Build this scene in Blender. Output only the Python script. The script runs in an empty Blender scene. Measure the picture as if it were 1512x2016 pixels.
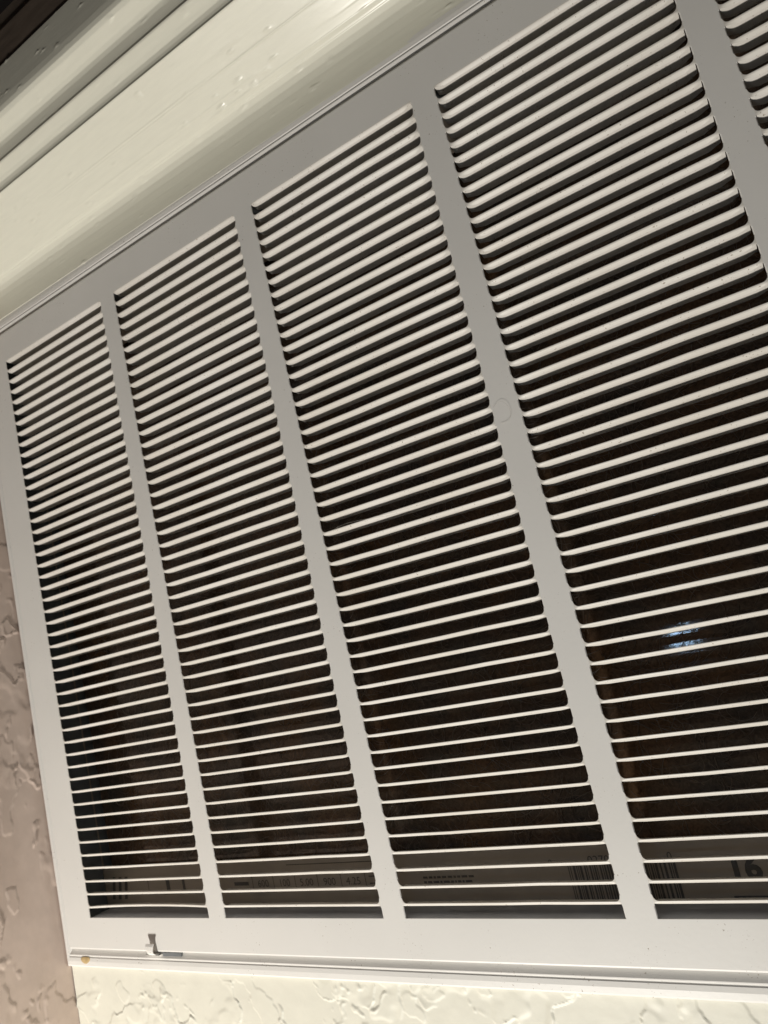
import bpy, bmesh, math, random
import numpy as np
from mathutils import Matrix, Vector

# ------------------------------------------------------------------ scale and frame of reference
# One unit of length below is the louver pitch (1/3 inch).  u runs right along the wall, v runs down, z runs
# into the wall; the face of the grille door is z = 0.
P = 0.0254 / 3.0
def W(u, v, z):
    return (u * P, z * P, -v * P)

scene = bpy.context.scene
COL = scene.collection
random.seed(7)

# ------------------------------------------------------------------ camera
CAM = (55.32643285, 30.58090529, -37.94556837)
ROT = ((0.83627105, 0.22391735, 0.50051149),        # camera right, down, forward in (u, v, z)
       (-0.27136764, 0.96220228, 0.02294276),
       (-0.47645602, -0.15500898, 0.86542584))
def wd(a):
    return Vector((a[0], a[2], -a[1]))
right, down, fwd = (wd(r) for r in ROT)
cam_data = bpy.data.cameras.new('camera')
cam = bpy.data.objects.new('camera', cam_data)
COL.objects.link(cam)
m = Matrix.Identity(4)
for i, ax in enumerate((right, -down, -fwd)):
    m[0][i], m[1][i], m[2][i] = ax
m.translation = Vector(W(*CAM))
cam.matrix_world = m
cam_data.sensor_fit = 'VERTICAL'
cam_data.sensor_height = 36.0
cam_data.lens = 1395.7 / 2016 * 36.0
cam_data.clip_start = 0.01
cam_data.clip_end = 50
cam_data.dof.use_dof = True
cam_data.dof.focus_distance = 39.5 * P
cam_data.dof.aperture_fstop = 18.0
scene.camera = cam

# ------------------------------------------------------------------ world, lamps, exposure
world = bpy.data.worlds.new('World')
scene.world = world
world.use_nodes = True
bg = world.node_tree.nodes['Background']
bg.inputs[0].default_value = (1.0, 0.93, 0.86, 1)
bg.inputs[1].default_value = 0.035

def lamp(name, loc, power, radius, colour):
    d = bpy.data.lights.new(name, 'POINT')
    d.energy = power; d.shadow_soft_size = radius; d.color = colour
    o = bpy.data.objects.new(name, d); COL.objects.link(o); o.location = W(*loc)
    return o
lamp('room_lamp', (15, 130, -60), 43.0, 0.05, (1.0, 0.957, 0.872))          # warm lamp low in the room
lamp('phone_light', (42.5, 39.0, -36.5), 0.10, 0.0055, (0.47, 0.71, 1.0))  # small cold light beside the camera

scene.view_settings.view_transform = 'Standard'
scene.view_settings.look = 'None'
scene.view_settings.exposure = 0.0
scene.view_settings.gamma = 1.0
scene.render.engine = 'CYCLES'
scene.cycles.max_bounces = 10
scene.cycles.diffuse_bounces = 6

# ------------------------------------------------------------------ helpers
def link(name, mesh, mat=None, parent=None):
    o = bpy.data.objects.new(name, mesh); COL.objects.link(o)
    if mat is not None and not mesh.materials:
        mesh.materials.append(mat)
    if parent is not None:
        o.parent = parent
    return o
def empty(name, loc=(0, 0, 0)):
    o = bpy.data.objects.new(name, None); COL.objects.link(o)
    o.location = loc; o.empty_display_size = 0.02
    return o
def tag(o, label, cat, group=None):
    o['label'] = label; o['category'] = cat
    if group: o['group'] = group
    return o
def structure(o):
    o['kind'] = 'structure'
    return o
def mesh_from(name, verts, faces, smooth=False):
    me = bpy.data.meshes.new(name)
    me.from_pydata([W(*p) for p in verts], [], faces)
    me.update()
    if smooth:
        me.polygons.foreach_set('use_smooth', [True] * len(me.polygons))
    return me
def fix_normals(me):
    bm = bmesh.new(); bm.from_mesh(me)
    bmesh.ops.recalc_face_normals(bm, faces=bm.faces)
    bm.to_mesh(me); bm.free()
def box_mesh(name, u0, u1, v0, v1, z0, z1, bevel=0.0, segs=2):
    bm = bmesh.new()
    bmesh.ops.create_cube(bm, size=1.0)
    for q in bm.verts:
        q.co = Vector(W(u0 + (q.co.x + .5) * (u1 - u0), v0 + (q.co.z + .5) * (v1 - v0), z0 + (q.co.y + .5) * (z1 - z0)))
    bmesh.ops.recalc_face_normals(bm, faces=bm.faces)
    if bevel:
        bmesh.ops.bevel(bm, geom=list(bm.edges), offset=bevel * P, segments=segs, affect='EDGES', profile=0.5)
    me = bpy.data.meshes.new(name); bm.to_mesh(me); bm.free()
    return me

# numpy gradient noise -------------------------------------------------
_rng = np.random.RandomState(3)
_perm = _rng.permutation(512)
_ang = _rng.rand(512) * 2 * math.pi
def perlin(x, y, seed=0):
    xi = np.floor(x).astype(int); yi = np.floor(y).astype(int)
    fx = x - xi; fy = y - yi
    def g(ix, iy, dx, dy):
        h = _perm[(_perm[(ix + seed * 37) % 512] + iy) % 512]
        a = _ang[h]
        return np.cos(a) * dx + np.sin(a) * dy
    sx = fx * fx * fx * (fx * (fx * 6 - 15) + 10); sy = fy * fy * fy * (fy * (fy * 6 - 15) + 10)
    n0 = g(xi, yi, fx, fy) * (1 - sx) + g(xi + 1, yi, fx - 1, fy) * sx
    n1 = g(xi, yi + 1, fx, fy - 1) * (1 - sx) + g(xi + 1, yi + 1, fx - 1, fy - 1) * sx
    return (n0 * (1 - sy) + n1 * sy) * 1.5
def fbm(x, y, octaves, seed=0):
    s = 0; a = 1.0; t = 0
    for i in range(octaves):
        s = s + a * perlin(x * 2 ** i, y * 2 ** i, seed + i); t += a; a *= .5
    return s / t
def sstep(a, b, x):
    t = np.clip((x - a) / (b - a), 0, 1)
    return t * t * (3 - 2 * t)

# ------------------------------------------------------------------ materials
def new_mat(name):
    mt = bpy.data.materials.new(name); mt.use_nodes = True
    nt = mt.node_tree
    return mt, nt, nt.nodes['Principled BSDF']
def nd(nt, kind, **kw):
    n = nt.nodes.new(kind)
    for k, v in kw.items():
        if k in n.inputs.keys(): n.inputs[k].default_value = v
        else: setattr(n, k, v)
    return n
def coords(nt, scale=(1, 1, 1)):
    tc = nd(nt, 'ShaderNodeTexCoord'); geo = nd(nt, 'ShaderNodeNewGeometry')
    mp = nd(nt, 'ShaderNodeMapping'); mp.inputs['Scale'].default_value = scale
    nt.links.new(geo.outputs['Position'], mp.inputs['Vector'])
    return mp.outputs['Vector']
def ramp(nt, fac, stops):
    r = nd(nt, 'ShaderNodeValToRGB')
    el = r.color_ramp.elements
    while len(el) < len(stops): el.new(0.5)
    for e, (p, c) in zip(el, stops):
        e.position = p; e.color = c if len(c) == 4 else (*c, 1)
    nt.links.new(fac, r.inputs['Fac'])
    return r.outputs['Color']
def bump(nt, bsdf, height, strength, dist):
    b = nd(nt, 'ShaderNodeBump'); b.inputs['Strength'].default_value = strength; b.inputs['Distance'].default_value = dist
    nt.links.new(height, b.inputs['Height']); nt.links.new(b.outputs['Normal'], bsdf.inputs['Normal'])

def enamel_mat(name, lo, hi, dust):
    """white baked enamel on steel, with faint dust specks and orange peel"""
    mt, nt, b = new_mat(name)
    vec = coords(nt)
    big = nd(nt, 'ShaderNodeTexNoise', Scale=18.0, Detail=3.0); nt.links.new(vec, big.inputs['Vector'])
    base = ramp(nt, big.outputs['Fac'], [(0.3, lo), (0.7, hi)])
    spk = nd(nt, 'ShaderNodeTexNoise', Scale=900.0, Detail=2.0); nt.links.new(vec, spk.inputs['Vector'])
    msk = nd(nt, 'ShaderNodeTexNoise', Scale=45.0, Detail=2.0); nt.links.new(vec, msk.inputs['Vector'])
    a = ramp(nt, spk.outputs['Fac'], [(0.665, (0, 0, 0)), (0.73, (1, 1, 1))])
    c = ramp(nt, msk.outputs['Fac'], [(dust, (0, 0, 0)), (dust + .12, (1, 1, 1))])
    mul = nd(nt, 'ShaderNodeMath', operation='MULTIPLY'); nt.links.new(a, mul.inputs[0]); nt.links.new(c, mul.inputs[1])
    mix = nd(nt, 'ShaderNodeMix', data_type='RGBA')
    nt.links.new(mul.outputs[0], mix.inputs['Factor']); nt.links.new(base, mix.inputs[6])
    mix.inputs[7].default_value = (.30, .25, .20, 1)
    nt.links.new(mix.outputs[2], b.inputs['Base Color'])
    b.inputs['Roughness'].default_value = 0.46
    peel = nd(nt, 'ShaderNodeTexNoise', Scale=420.0, Detail=2.0); nt.links.new(vec, peel.inputs['Vector'])
    bump(nt, b, peel.outputs['Fac'], 0.06, 0.0006)
    return mt
def simple_mat(name, col, rough, spec=0.5, noise=0.0, scale=120.0, bmp=0.0, stretch=(1, 1, 1)):
    mt, nt, b = new_mat(name)
    vec = coords(nt, stretch)
    n = nd(nt, 'ShaderNodeTexNoise', Scale=scale, Detail=4.0); nt.links.new(vec, n.inputs['Vector'])
    lo = tuple(max(0, c * (1 - noise)) for c in col); hi = tuple(min(1, c * (1 + noise)) for c in col)
    nt.links.new(ramp(nt, n.outputs['Fac'], [(0.3, lo), (0.7, hi)]), b.inputs['Base Color'])
    b.inputs['Roughness'].default_value = rough
    b.inputs['Specular IOR Level'].default_value = spec
    if bmp: bump(nt, b, n.outputs['Fac'], bmp, 0.0008)
    return mt
def media_mat():
    mt, nt, b = new_mat('filter_media')
    vec = coords(nt)
    n = nd(nt, 'ShaderNodeTexNoise', Scale=300.0, Detail=6.0, Roughness=0.7, Distortion=2.5); nt.links.new(vec, n.inputs['Vector'])
    n2 = nd(nt, 'ShaderNodeTexNoise', Scale=30.0, Detail=3.0); nt.links.new(vec, n2.inputs['Vector'])
    c1 = ramp(nt, n.outputs['Fac'], [(0.35, (.07, .056, .045)), (0.7, (.19, .15, .12))])
    c2 = ramp(nt, n2.outputs['Fac'], [(0.35, (.6, .62, .66)), (0.65, (1.0, .74, .52))])
    mx = nd(nt, 'ShaderNodeMix', data_type='RGBA', blend_type='MULTIPLY'); mx.inputs['Factor'].default_value = 1
    nt.links.new(c1, mx.inputs[6]); nt.links.new(c2, mx.inputs[7])
    nt.links.new(mx.outputs[2], b.inputs['Base Color'])
    b.inputs['Roughness'].default_value = 0.065
    bump(nt, b, n.outputs['Fac'], 0.016, 0.0012)
    return mt

M_ENAMEL = enamel_mat('white_enamel', (.735, .722, .698), (.77, .757, .733), .50)
M_SLAT = enamel_mat('dusty_white_enamel', (.64, .605, .55), (.725, .70, .66), .40)   # louvers hold a film of dust
M_TRIM = simple_mat('cream_gloss_paint', (.79, .78, .68), .25, .45, .02, 60, .04, (1, 8, 8))
M_WALL = simple_mat('cream_wall_paint', (.76, .745, .655), .50, .4, .03, 90, .10)
M_BEIGE = simple_mat('beige_wall_paint', (.665, .54, .47), .19, .5, .06, 70, .10)
M_CARD = simple_mat('filter_cardboard', (.36, .31, .26), .6, .3, .06, 50)
M_INK = simple_mat('dark_print', (.10, .095, .09), .5, .3)
M_MEDIA = media_mat()
M_FIBRE = simple_mat('filter_fibre', (.13, .10, .08), .3, .5, .3, 200)
M_STEEL = simple_mat('galvanised_steel', (.16, .17, .18), .5, .5, .15, 60)
M_GALV = simple_mat('dull_zinc', (.40, .41, .44), .5, .5, .1, 60)
M_CEIL = simple_mat('void_black', (.006, .005, .005), .9, .1)  # near-black colour stands in for the unlit void beyond the moulding
M_BROWN = simple_mat('dark_brown', (.085, .066, .052), .6, .3, .2, 50, .1, (1, 6, 6))
M_HAIR = simple_mat('brown_hair', (.48, .44, .39), .4)
M_SPOT = simple_mat('old_varnish_spot', (.52, .38, .19), .35, .5, .25, 300)

# ------------------------------------------------------------------ dimensions of the grille
CW, CM, NCOL, NROW = 13.1695, 1.6307, 5, 48
UEND = NCOL * CW + (NCOL - 1) * CM
DL, DR, DT, DB = -3.22, UEND + 3.22, -2.80, 50.15      # outer edges of the hinged door
SLOT_BOT = 47.72
TH = 0.052                                             # sheet thickness
LIP_V = 0.125                                           # height of the rolled lip of a louver
WALL_U = -4.0                                          # plane of the side wall
WALL_Z = 0.5                                           # plane of the plaster behind the frame

# ------------------------------------------------------------------ walls (setting)
def relief_wall(name, ua, va, to_world, dens, mat, amp, seed, stretch=(1, 1)):
    """a plastered sheet with a hand-trowelled knock-down relief: plateaus with crisp edges, pocks and ridges"""
    A, B = np.meshgrid(ua, va, indexing='ij')
    x = A * stretch[0]; y = B * stretch[1]
    wx = x + .9 * fbm(x * .35, y * .35, 3, seed + 11); wy = y + .9 * fbm(x * .35, y * .35, 3, seed + 23)
    n = fbm(wx * .11, wy * .11, 4, seed)
    n2 = fbm(wx * .19, wy * .19, 4, seed + 5)
    rag = fbm(x * .45, y * .45, 2, seed + 31)
    h = .45 * sstep(.066, .075, n) * sstep(-.25, .1, rag) + .30 * sstep(.19, .20, n2)
    h += .55 * np.exp(-((n - .075) / .007) ** 2) * sstep(.0, .3, rag)
    patch = sstep(.16, .38, fbm(x * .16, y * .16, 2, seed + 41))
    h += patch * .50 * sstep(.14, .34, fbm(wx * 1.1, wy * 1.1, 3, seed + 51))
    h += .14 * fbm(x * .25, y * .25, 2, seed + 66) + .05 * fbm(x * 1.6, y * 1.6, 3, seed + 61)
    h *= amp
    nu, nv = len(ua), len(va)
    pts = to_world(A.ravel(), B.ravel(), h.ravel())
    idx = np.arange(nu * nv).reshape(nu, nv)
    f = np.stack([idx[:-1, :-1], idx[1:, :-1], idx[1:, 1:], idx[:-1, 1:]], -1).reshape(-1, 4)
    me = bpy.data.meshes.new(name)
    co = np.stack([pts[0] * P, pts[2] * P, -pts[1] * P], 1)
    me.vertices.add(len(co)); me.vertices.foreach_set('co', co.ravel().astype(np.float32))
    me.loops.add(f.size); me.loops.foreach_set('vertex_index', f.ravel().astype(np.int32))
    me.polygons.add(len(f)); me.polygons.foreach_set('loop_start', np.arange(0, f.size, 4, dtype=np.int32))
    me.polygons.foreach_set('use_smooth', np.ones(len(f), dtype=bool))
    me.update(calc_edges=True); me.validate()
    o = structure(link(name, me, mat))
    return o
def rng(a, b, step): return np.linspace(a, b, max(2, int(abs(b - a) / step) + 1))

# plaster below the grille and to its right; one sheet standing behind the frame flange
lower = relief_wall('wall_back', np.concatenate([rng(WALL_U - .02, 62, .075), rng(62.4, 92, .4)]),
                    np.concatenate([rng(51.2, 60, .075), rng(60.3, 84, .3)]),
                    lambda a, b, h: (a, b, WALL_Z - h), .1, M_WALL, .11, 2, (1.2, 1.2))
side_w = mesh_from('wall_back_side', [(DR + .9, -24, WALL_Z), (92, -24, WALL_Z), (92, 51.2, WALL_Z), (DR + .9, 51.2, WALL_Z)], [(0, 1, 2, 3)])
structure(link('wall_back_side', side_w, M_WALL))
top_w = mesh_from('wall_back_top', [(WALL_U, -24, WALL_Z), (DR + .9, -24, WALL_Z), (DR + .9, -3.4, WALL_Z), (WALL_U, -3.4, WALL_Z)], [(0, 1, 2, 3)])
structure(link('wall_back_top', top_w, M_WALL))
left = relief_wall('wall_left', np.concatenate([rng(-40, -9, .4), rng(-8.9, WALL_Z + .1, .09)]),
                   np.concatenate([rng(-24, 8, .4), rng(8.15, 60, .11), rng(60.4, 84, .4)]),
                   lambda a, b, h: (WALL_U + h - .10, b, a), .1, M_BEIGE, .13, 9, (1.3, .8))
ceil = structure(link('ceiling', box_mesh('ceiling', WALL_U, 92, -24.2, -23.2, -45, WALL_Z), M_CEIL))  # slab added to keep the void above the crown black

# ------------------------------------------------------------------ crown moulding above the grille
TILT = 0.010                                            # the moulding runs a shade out of parallel with the grille
def crown():
    root = empty('crown_moulding', W(30, -4, 0))
    tag(root, 'cream gloss painted crown moulding with grooves above the white grille', 'moulding')
    def sweep(name, prof, mat, u0, u1, nu, paint=1.0):
        prof = np.array(prof, float)
        seg = np.linalg.norm(np.diff(prof, axis=0), axis=1); s = np.concatenate([[0], np.cumsum(seg)])
        t = np.unique(np.concatenate([np.linspace(0, s[-1], int(s[-1] / .06) + 2), s]))
        z = np.interp(t, s, prof[:, 0]); v = np.interp(t, s, prof[:, 1])
        # soften corners a touch, as layers of paint do
        for _ in range(1):
            z[1:-1] = .25 * z[:-2] + .5 * z[1:-1] + .25 * z[2:]; v[1:-1] = .25 * v[:-2] + .5 * v[1:-1] + .25 * v[2:]
        tz = np.gradient(z); tv = np.gradient(v); L = np.hypot(tz, tv) + 1e-9
        nz, nv_ = tv / L, -tz / L                       # outward (towards the room, downwards)
        us = np.linspace(u0, u1, nu)
        U, T = np.meshgrid(us, t, indexing='ij')
        hgt = .007 * fbm(U * .16, T * .9, 3, 71) + .0012 * fbm(U * .06, T * 7, 2, 77)
        hgt = hgt + .05 * sstep(.50, .62, fbm(U * 1.3, T * 1.3, 2, 99))     # nibs of dust caught in the paint
        # fine brush ridges and dribbles lying along the run
        for c, w, a, k in ((4.75, .035, .036, 1), (6.1, .03, .038, 2), (6.28, .026, .034, 3), (7.0, .06, .012, 4), (4.15, .040, .034, 5), (3.78, .045, .040, 7)):
            hgt = hgt + a * np.exp(-((T - c - .08 * fbm(U * .08, U * 0, 2, 90 + k)) / w) ** 2) * sstep(-.25, .2, fbm(U * .07, U * 0 + k, 2, 80 + k))
        blob = sstep(.18, .40, fbm(U * .9, T * 1.6, 3, 95)) * np.exp(-((U - 30.5) / 2.6) ** 2) * np.exp(-((T - 4.7) / .45) ** 2)
        hgt = (hgt + .15 * blob) * paint
        ZZ = z[None, :] + hgt * nz[None, :]; VV = v[None, :] + hgt * nv_[None, :] - TILT * (30 - U)
        idx = np.arange(U.size).reshape(U.shape)
        f = np.stack([idx[:-1, :-1], idx[1:, :-1], idx[1:, 1:], idx[:-1, 1:]], -1).reshape(-1, 4)
        me = mesh_from(name, list(zip(U.ravel() - 30, VV.ravel() + 4, ZZ.ravel())), f.tolist(), True)
        return link(name, me, mat, root)
    body = [(.5, -3.85), (.125, -3.85), (.10, -3.88), (.16, -4.6), (.19, -5.2), (.17, -5.85), (.08, -6.35), (-.10, -6.70), (-.36, -6.95), (-.50, -7.04), (-.66, -7.08),
            (-4.74, -9.50), (-4.78, -9.56), (-4.68, -9.62), (-4.68, -10.05), (-4.75, -10.32), (-4.95, -10.55), (-5.44, -11.00), (-5.50, -11.14),
            (-5.38, -11.20), (-5.36, -11.7), (-5.37, -12.3), (-5.45, -12.6), (-5.64, -12.82), (-6.0, -13.12), (-6.28, -13.34), (-6.46, -13.6), (-6.50, -13.95),
            (-6.46, -14.5), (-5.98, -17.85), (-5.7, -17.95)]
    sweep('crown', body, M_TRIM, WALL_U, 92, 420)
    sweep('dark_strip', [(-5.72, -17.8), (-5.75, -21.0), (-5.4, -21.1), (-5.2, -24)], M_BROWN, WALL_U, 92, 60, .2)  # plain dark brown band above the crown
    return root
crown()

# ------------------------------------------------------------------ the return-air grille
grille = empty('return_air_grille', W(0, DB, 0))
tag(grille, 'white louvered steel return air grille set in the wall under the crown moulding', 'vent grille')
def under(o, parent):
    """parent o while leaving it where it stands (parents here are only translated)"""
    bpy.context.view_layer.update()
    o.parent = parent
    o.matrix_parent_inverse = Matrix.Translation(-parent.matrix_world.translation)
    return o
bpy.context.view_layer.update()

# outer frame: one moulded strip per side, mitred
def frame_mesh():
    prof = [(.04, 1.2), (.04, .40), (.10, .30), (.46, .115), (.52, .115), (.57, .165), (.63, .165), (.68, .12), (.95, .10), (1.28, .13), (1.40, .20), (1.42, .5)]
    verts, faces = [], []
    sl, sr, st, sb = .54, 1.0, 1.0, 1.0
    n = len(prof)
    for d, z in prof:
        l, r, t, b = DL - d * sl, DR + d * sr, DT - d * st, DB + d * sb
        verts += [(l, t, z), (r, t, z), (r, b, z), (l, b, z)]
    for i in range(n - 1):
        for k in range(4):
            a, b_ = i * 4 + k, i * 4 + (k + 1) % 4
            faces.append((a, b_, b_ + 4, a + 4))
    me = mesh_from('outer_frame', verts, faces)
    fix_normals(me)
    return me
fr = under(link('outer_frame', frame_mesh(), M_ENAMEL), grille)
# sleeve of the frame that carries the filter
def sleeve_mesh():
    v0, v1, u0, u1 = -1.1, 49.3, -1.2, UEND + 1.2
    verts, faces = [], []
    for z in (.45, 7.0):
        verts += [(u0, v0, z), (u1, v0, z), (u1, v1, z), (u0, v1, z)]
    for k in range(4):
        faces.append((k, (k + 1) % 4, (k + 1) % 4 + 4, k + 4))
    faces.append((4, 5, 6, 7))
    return mesh_from('sleeve', verts, faces)
under(link('sleeve', sleeve_mesh(), M_STEEL), grille)
spot = bmesh.new()
bmesh.ops.create_uvsphere(spot, u_segments=20, v_segments=10, radius=1.0)
for q in spot.verts:
    a = math.atan2(q.co.z, q.co.x)
    r = 1 + .12 * math.sin(2 * a + 1) + .08 * math.sin(3 * a)
    q.co = Vector((q.co.x * .52 * r * P, q.co.y * .05 * P, q.co.z * .30 * r * P))
sm = bpy.data.meshes.new('varnish_spot'); spot.to_mesh(sm); spot.free()
so = link('varnish_spot', sm, M_SPOT); so.location = W(-1.55, 50.98, .11); so['label'] = 'tan stain on the bottom flange near the corner'
under(so, grille)

# hinged door: the pressed border, with dividers, louvers and latch as its pieces
def door_mesh():
    r = .14
    rings = [  # (inset outward from inner opening?, explicit rectangles)
        (DL, DR, DT, DB, .45), (DL, DR, DT, DB, r), (DL + .04, DR - .04, DT + .04, DB - .04, .04), (DL + r, DR - r, DT + r, DB - r, 0.0),
        (-.05, UEND + .05, -LIP_V - .05, SLOT_BOT + .05, 0.0),
        (0, UEND, -LIP_V, SLOT_BOT, .03 if False else 0.0), (0, UEND, -LIP_V, SLOT_BOT, TH)]
    verts, faces = [], []
    for l, rr, t, b, z in rings:
        verts += [(l, t, z), (rr, t, z), (rr, b, z), (l, b, z)]
    for i in range(len(rings) - 1):
        for k in range(4):
            a, c = i * 4 + k, i * 4 + (k + 1) % 4
            faces.append((a, c, c + 4, a + 4))
    me = mesh_from('door_panel', verts, faces)
    fix_normals(me)
    return me
door = under(link('door_panel', door_mesh(), M_ENAMEL), grille)

def dm(o): return under(o, door)
# dividers between the louver banks (share one mesh)
def divider_mesh():
    # flat strip whose cut edges are broken (burred over) where they face an open slot
    vs = [(-LIP_V, 0)]
    for k in range(NROW):
        if k == NROW - 1: vs += [(k + .06, 0), (k + .10, 1), (SLOT_BOT - .04, 1), (SLOT_BOT, 0)]
        else: vs += [(k + .03, 0), (k + .07, 1), (k + 1 - LIP_V - .36, 1), (k + 1 - LIP_V - .32, 0)]
    verts, faces = [], []
    for v, o in vs:
        verts += [(0, v, TH), (0, v, .050 * o), (.042, v, 0), (CM - .042, v, 0), (CM, v, .050 * o), (CM, v, TH)]
    for i in range(len(vs) - 1):
        for j in range(5):
            a = i * 6 + j
            faces.append((a, a + 6, a + 7, a + 1))
    me = mesh_from('divider', verts, faces); fix_normals(me)
    return me
dmesh = divider_mesh()
for c in range(NCOL - 1):
    o = link('divider', dmesh, M_ENAMEL); o.location = W(c * (CW + CM) + CW, 0, 0); dm(o)

def slat_mesh(name, fillet=True, sag=0.0, zb=0.205, slope=0.15, dent=None):
    us = [0, .04, .09, .15, .22, .30, .40, .50, .58, .66, .78, .95, 2.2, 4.2, CW / 2]
    us = us + [CW - x for x in us[:-1]][::-1]
    # lip profile (v measured down from the cut line, depth z): roll, then flat at about 52 degrees
    BV = .095                    # between its ends the fold also sinks a little below the cut line
    r = .13; a1 = math.radians(44)
    lip = [(r * math.sin(a) , r * (1 - math.cos(a))) for a in np.linspace(0, a1, 6)]
    dv = LIP_V + BV - lip[-1][0]; dz = zb - lip[-1][1]
    lip += [(lip[-1][0] + dv * t, lip[-1][1] + dz * t) for t in (.5, .94)]
    lip += [(LIP_V + BV - .004, zb + .02)]
    L = .68; fl = [(BV + slope * L * t, L * t) for t in (.04, .5, 1.0)]
    verts, rows = [], []
    for u in us:
        d = min(u, CW - u)
        e = min(1.0, d / .62); e = min(e, 1 - .5 * max(0.0, 1 - d / .9) ** 2 * .35)
        R = .30
        rise = (R - math.sqrt(max(0, R * R - (R - d) ** 2))) if (fillet and d < R) else 0.0
        sg = sag * (1 - ((u - CW / 2) / (CW / 2)) ** 2)
        if dent: sg += dent[1] * math.exp(-((u - dent[0]) / 1.2) ** 2)
        row = []
        if True:
            row.append((u, -LIP_V - rise + sg, 0.0))
        for vv, zz in lip:
            row.append((u, -LIP_V + vv * (LIP_V + BV * e) / (LIP_V + BV) + sg, zz * e))
        for vv, zz in fl:
            row.append((u, BV * e + (vv - BV) + sg, zb * e + zz + .02 * e))
        if rise <= 0: row[0] = (u, -LIP_V + sg - (.004 if fillet else 0.0), 0.0)
        rows.append(len(verts)); verts += row
    n = len(verts) // len(us)
    faces = []
    for i in range(len(us) - 1):
        for j in range(n - 1):
            a, b = rows[i] + j, rows[i + 1] + j
            if j >= len(lip) and (i == 0 or i == len(us) - 2): continue      # the flange is cut free at its ends
            faces.append((a, a + 1, b + 1, b))
    me = mesh_from(name, verts, faces, True)
    bm = bmesh.new(); bm.from_mesh(me)
    bmesh.ops.remove_doubles(bm, verts=bm.verts, dist=P * .0005)
    # crease where the lip folds back into the flange
    bm.to_mesh(me); bm.free()
    o = bpy.data.objects.new('tmp', me); COL.objects.link(o)
    md = o.modifiers.new('s', 'SOLIDIFY'); md.thickness = TH * P; md.offset = -1.0
    dg = bpy.context.evaluated_depsgraph_get()
    out = bpy.data.meshes.new_from_object(o.evaluated_get(dg), depsgraph=dg)
    out.name = name
    bpy.data.objects.remove(o); bpy.data.meshes.remove(me)
    out.set_sharp_from_angle(angle=math.radians(24))
    out.materials.clear(); out.materials.append(M_SLAT)
    return out
variants = [slat_mesh('slat', zb=0.205, slope=0.15), slat_mesh('slat', zb=0.213, slope=0.17, sag=.012), slat_mesh('slat', zb=0.197, slope=0.13, sag=-.012),
            slat_mesh('slat', zb=0.209, slope=0.16, dent=(4.5, .02)), slat_mesh('slat', zb=0.201, slope=0.14, dent=(9.0, -.02))]
top_slat = slat_mesh('slat', fillet=False)
bent_slat = slat_mesh('slat', zb=0.205, slope=0.15, sag=-.13)
for c in range(NCOL):
    for k in range(NROW):
        me = top_slat if k == 0 else (bent_slat if (c == 0 and k == NROW - 1) else random.choice(variants))
        o = link('slat', me)
        o.location = W(c * (CW + CM), k + random.uniform(-.012, .012) * (k > 0), 0)
        if me is bent_slat: o['label'] = 'lowest louver of the leftmost bank, bowed upward'
        dm(o)
# inward flange along the bottom of the door
fl = [(0, SLOT_BOT + .03, TH), (UEND, SLOT_BOT + .03, TH), (UEND, SLOT_BOT + .10, 2.15), (0, SLOT_BOT + .10, 2.15),
      (0, SLOT_BOT + .12, TH), (UEND, SLOT_BOT + .12, TH), (UEND, SLOT_BOT + .18, 2.15), (0, SLOT_BOT + .18, 2.15)]
me = mesh_from('bottom_flange', fl, [(0, 1, 2, 3), (7, 6, 5, 4), (3, 2, 6, 7), (0, 4, 5, 1), (0, 3, 7, 4), (1, 5, 6, 2)]); fix_normals(me)
dm(link('bottom_flange', me, M_GALV))

# slide latch at the lower edge of the door
def latch_mesh():
    # a bent strip: plate lying under the lower edge of the door, with a finger tab folded out and up
    bm = bmesh.new()
    def strip(path, width, th):
        prev = None
        for (u, v, z), w in zip(path, width):
            ring = [bm.verts.new(W(u - w, v, z)), bm.verts.new(W(u + w, v, z)), bm.verts.new(W(u + w, v + th[0], z + th[1])), bm.verts.new(W(u - w, v + th[0], z + th[1]))]
            if prev:
                for i in range(4):
                    bm.faces.new((prev[i], prev[(i + 1) % 4], ring[(i + 1) % 4], ring[i]))
            else: bm.faces.new(ring)
            prev = ring
        bm.faces.new(prev[::-1])
    strip([(0, .10, .35), (0, .10, -.05), (0, .06, -.25), (0, -.10, -.42), (0, -.32, -.46), (0, -.60, -.46), (.05, -.78, -.40)], [.36, .36, .36, .34, .32, .40, .42], (.05, .06))
    strip([(-1.15, .14, -.02), (-.7, .18, -.10), (.45, .20, -.10), (.55, .16, -.06)], [.02, .02, .02, .02], (.08, .40))
    bmesh.ops.recalc_face_normals(bm, faces=bm.faces)
    bmesh.ops.bevel(bm, geom=list(bm.edges), offset=.012 * P, segments=1, affect='EDGES')
    me = bpy.data.meshes.new('latch'); bm.to_mesh(me); bm.free()
    return me
lo = link('latch', latch_mesh(), M_ENAMEL); lo.location = W(6.95, DB, 0); dm(lo)
sl = link('latch_slot', box_mesh('latch_slot', 7.6, 9.6, DB + .07, DB + .30, .12, .34), M_STEEL); dm(sl)  # solid dark box; its colour supplies the shade of the slot

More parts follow.
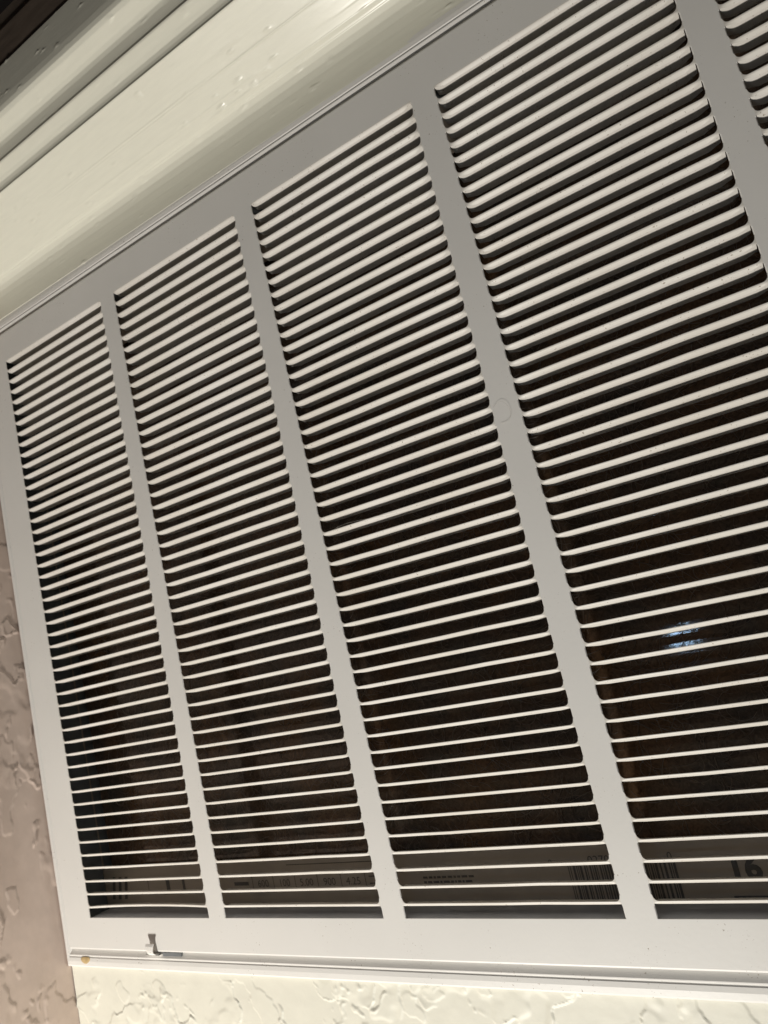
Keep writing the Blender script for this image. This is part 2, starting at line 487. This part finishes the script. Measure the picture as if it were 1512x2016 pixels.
# stray hairs and lint on the louvers
def hair(pts, rad):
    cu = bpy.data.curves.new('lint_hair', 'CURVE'); cu.dimensions = '3D'; cu.bevel_depth = rad * P; cu.bevel_resolution = 1
    s = cu.splines.new('NURBS'); s.points.add(len(pts) - 1); s.use_endpoint_u = True; s.order_u = 4
    for q, p in zip(s.points, pts): q.co = (*W(*p), 1)
    o = bpy.data.objects.new('tmp', cu); COL.objects.link(o)
    dg = bpy.context.evaluated_depsgraph_get()
    me = bpy.data.meshes.new_from_object(o.evaluated_get(dg)); bpy.data.objects.remove(o)
    return dm(link('lint_hair', me, M_HAIR))
hair([(42.9, 20.0, -.03), (43.4, 19.6, -.10), (44.0, 20.2, -.12), (43.8, 21.2, -.08), (43.1, 21.0, -.03)], .005)
hair([(30, 24.0, .1), (32, 23.2, -.1), (35, 24.6, -.1), (38, 24.1, .05)], .006)

# ------------------------------------------------------------------ the air filter behind the louvers
FZ = 2.5                                                # front plane of the filter
filt = empty('air_filter', W(30, 48.6, FZ))
tag(filt, 'dark fibrous air filter with printed cardboard frame, behind the grille louvers', 'air filter')
bpy.context.view_layer.update()
def fm(o): return under(o, filt)
F0, F1, FT, FB, FW = -1.0, UEND + 1.0, -.9, 48.55, 3.62
ring = [(F0, F1, FT, FB), (F0 + .02, F1 - .02, FT + FW, FB - FW)]
verts = []
for z in (FZ, FZ + .12):
    for l, r_, t, b in ring: verts += [(l, t, z), (r_, t, z), (r_, b, z), (l, b, z)]
faces = []
for k in range(4):
    k2 = (k + 1) % 4
    faces += [(k, k2, k2 + 4, k + 4), (k + 8, k2 + 8, k2 + 12, k + 12), (k + 4, k2 + 4, k2 + 12, k + 12), (k, k2, k2 + 8, k + 8)]
me = mesh_from('cardboard_frame', verts, faces); fix_normals(me)
fm(link('cardboard_frame', me, M_CARD))
# media: gently rolling mat
us = np.linspace(F0 + .5, F1 - .5, 150); vs = np.linspace(FT + .5, FB - .5, 110)
U, V = np.meshgrid(us, vs, indexing='ij')
Z = FZ + .55 + .022 * fbm(U * .25, V * .25, 3, 5)
idx = np.arange(U.size).reshape(U.shape)
f = np.stack([idx[:-1, :-1], idx[1:, :-1], idx[1:, 1:], idx[:-1, 1:]], -1).reshape(-1, 4)
fm(link('filter_media', mesh_from('filter_media', list(zip(U.ravel(), V.ravel(), Z.ravel())), f.tolist(), True), M_MEDIA))
# loose fibres lying on the mat, too many and fine to count
rr = random.Random(11)
fv, ff = [], []
for i in range(3400):
    u = rr.uniform(F0 + 3, F1 - 3); v = rr.uniform(12, FB - FW - .2); a = rr.uniform(0, math.pi); cur = rr.uniform(-.5, .5); step = rr.uniform(.18, .4)
    z = FZ + .38 + rr.uniform(-.14, .06); rad = rr.uniform(.010, .022); pr = None
    for k in range(7):
        nu, nv = -math.sin(a), math.cos(a)
        b0 = len(fv)
        fv += [(u + nu * rad, v + nv * rad, z), (u, v, z - rad * 1.3), (u - nu * rad, v - nv * rad, z)]
        if pr is not None: ff += [(pr, b0, b0 + 1, pr + 1), (pr + 1, b0 + 1, b0 + 2, pr + 2)]
        pr = b0; u += math.cos(a) * step; v += math.sin(a) * step; a += cur; z += rr.uniform(-.03, .03)
fib = fm(link('loose_fibres', mesh_from('loose_fibres', fv, ff, True), M_FIBRE)); fib['kind'] = 'stuff'

# printing on the cardboard
def pu(d): return 55.326 + d * (37.946 + FZ)
def pv(s): return 30.581 + s * (37.946 + FZ)
INKZ = FZ - .012
def quads(name, rects, label=None, mat=M_INK):
    vv, fc = [], []
    for u0, u1, v0, v1 in rects:
        b = len(vv); vv += [(u0, v0, INKZ), (u1, v0, INKZ), (u1, v1, INKZ), (u0, v1, INKZ)]; fc.append((b, b + 1, b + 2, b + 3))
    o = fm(link(name, mesh_from(name, vv, fc), mat))
    if label: o['label'] = label
    return o
def text(name, s, u, v, h, rot=0.0, bold=0.0, label=None):
    cu = bpy.data.curves.new(name, 'FONT'); cu.body = s; cu.size = h * P * 1.4; cu.offset = bold * P; cu.resolution_u = 3
    cu.align_x = 'CENTER'; cu.align_y = 'CENTER'
    o = bpy.data.objects.new('tmp', cu); COL.objects.link(o)
    dg = bpy.context.evaluated_depsgraph_get()
    me = bpy.data.meshes.new_from_object(o.evaluated_get(dg)); bpy.data.objects.remove(o)
    me.name = name
    me.transform(Matrix.Translation(W(u, v, INKZ)) @ Matrix.Rotation(math.pi / 2, 4, 'X') @ Matrix.Rotation(rot, 4, 'Z'))
    me.materials.clear()
    t = fm(link(name, me, M_INK))
    if label: t['label'] = label
    return t
x = pu(-.393); bars = []
rb = random.Random(4)
while x < pu(-.247):
    w = rb.choice((.05, .05, .09, .13)); bars.append((x, x + w, pv(.381), pv(.428))); x += w + rb.choice((.05, .07, .12))
quads('barcode', bars, 'printed barcode seen between two louver banks')
text('printed_digits', '0270', pu(-.347), pv(.3745), .45, 0)
text('printed_digits', '0', pu(-.417), pv(.376), .35, 0)
text('printed_digits', '0', pu(-.252), pv(.373), .40, 0)
text('printed_size', '16', pu(-.166), pv(.3915), 1.15, 0, .06, 'large printed figures 16')
quads('printed_bar', [(pu(-.187), pu(-.10), pv(.4235), pv(.434))])
# table of printed boxes in the second bank
t0, t1, ya, yb = pu(-.985), pu(-.690), pv(.379), pv(.403)
bx = [(pu(-1.03), pu(-.995), pv(.389), pv(.395))]
cells = np.linspace(t0, t1, 7)
for c in cells: bx.append((c - .025, c + .025, ya, yb))
bx.append((pu(-.90), pu(-.70), pv(.362), pv(.3635)))
quads('printed_table', bx)
for s_, c0, c1 in zip(('600', '100', '5.00', '900', '4.25'), cells[:-1], cells[1:]):
    text('printed_number', s_, (c0 + c1) / 2, pv(.393), .50)
quads('printed_line', [(cells[5] + .3, cells[6] - .3, pv(.385), pv(.387)), (cells[5] + .3, cells[6] - .3, pv(.396), pv(.398))])
# two lines of small print in the third bank
ln = []
for s_ in (.389, .396):
    x = pu(-.63)
    while x < pu(-.545):
        w = rb.uniform(.10, .45); ln.append((x, x + w, pv(s_), pv(s_ + .0032))); x += w + .09
quads('small_print', ln)
# box and slanted mark in the first bank
def frame_rect(u0, u1, v0, v1, t): return [(u0, u1, v0, v0 + t), (u0, u1, v1 - t, v1), (u0, u0 + t, v0 + t, v1 - t), (u1 - t, u1, v0 + t, v1 - t)]
quads('printed_box', frame_rect(pu(-1.262), pu(-1.105), pv(.378), pv(.407), .06) + [(pu(-1.21), pu(-1.20), pv(.379), pv(.406)), (pu(-1.165), pu(-1.158), pv(.379), pv(.406))])
vv = []
for k in range(3):
    u0 = pu(-1.375) + k * .75
    vv += [(u0, pv(.415), INKZ), (u0 + .35, pv(.415), INKZ), (u0 + .75, pv(.372), INKZ), (u0 + .40, pv(.372), INKZ)]
fm(link('slanted_mark', mesh_from('slanted_mark', vv, [(4 * k, 4 * k + 1, 4 * k + 2, 4 * k + 3) for k in range(3)]), M_INK))
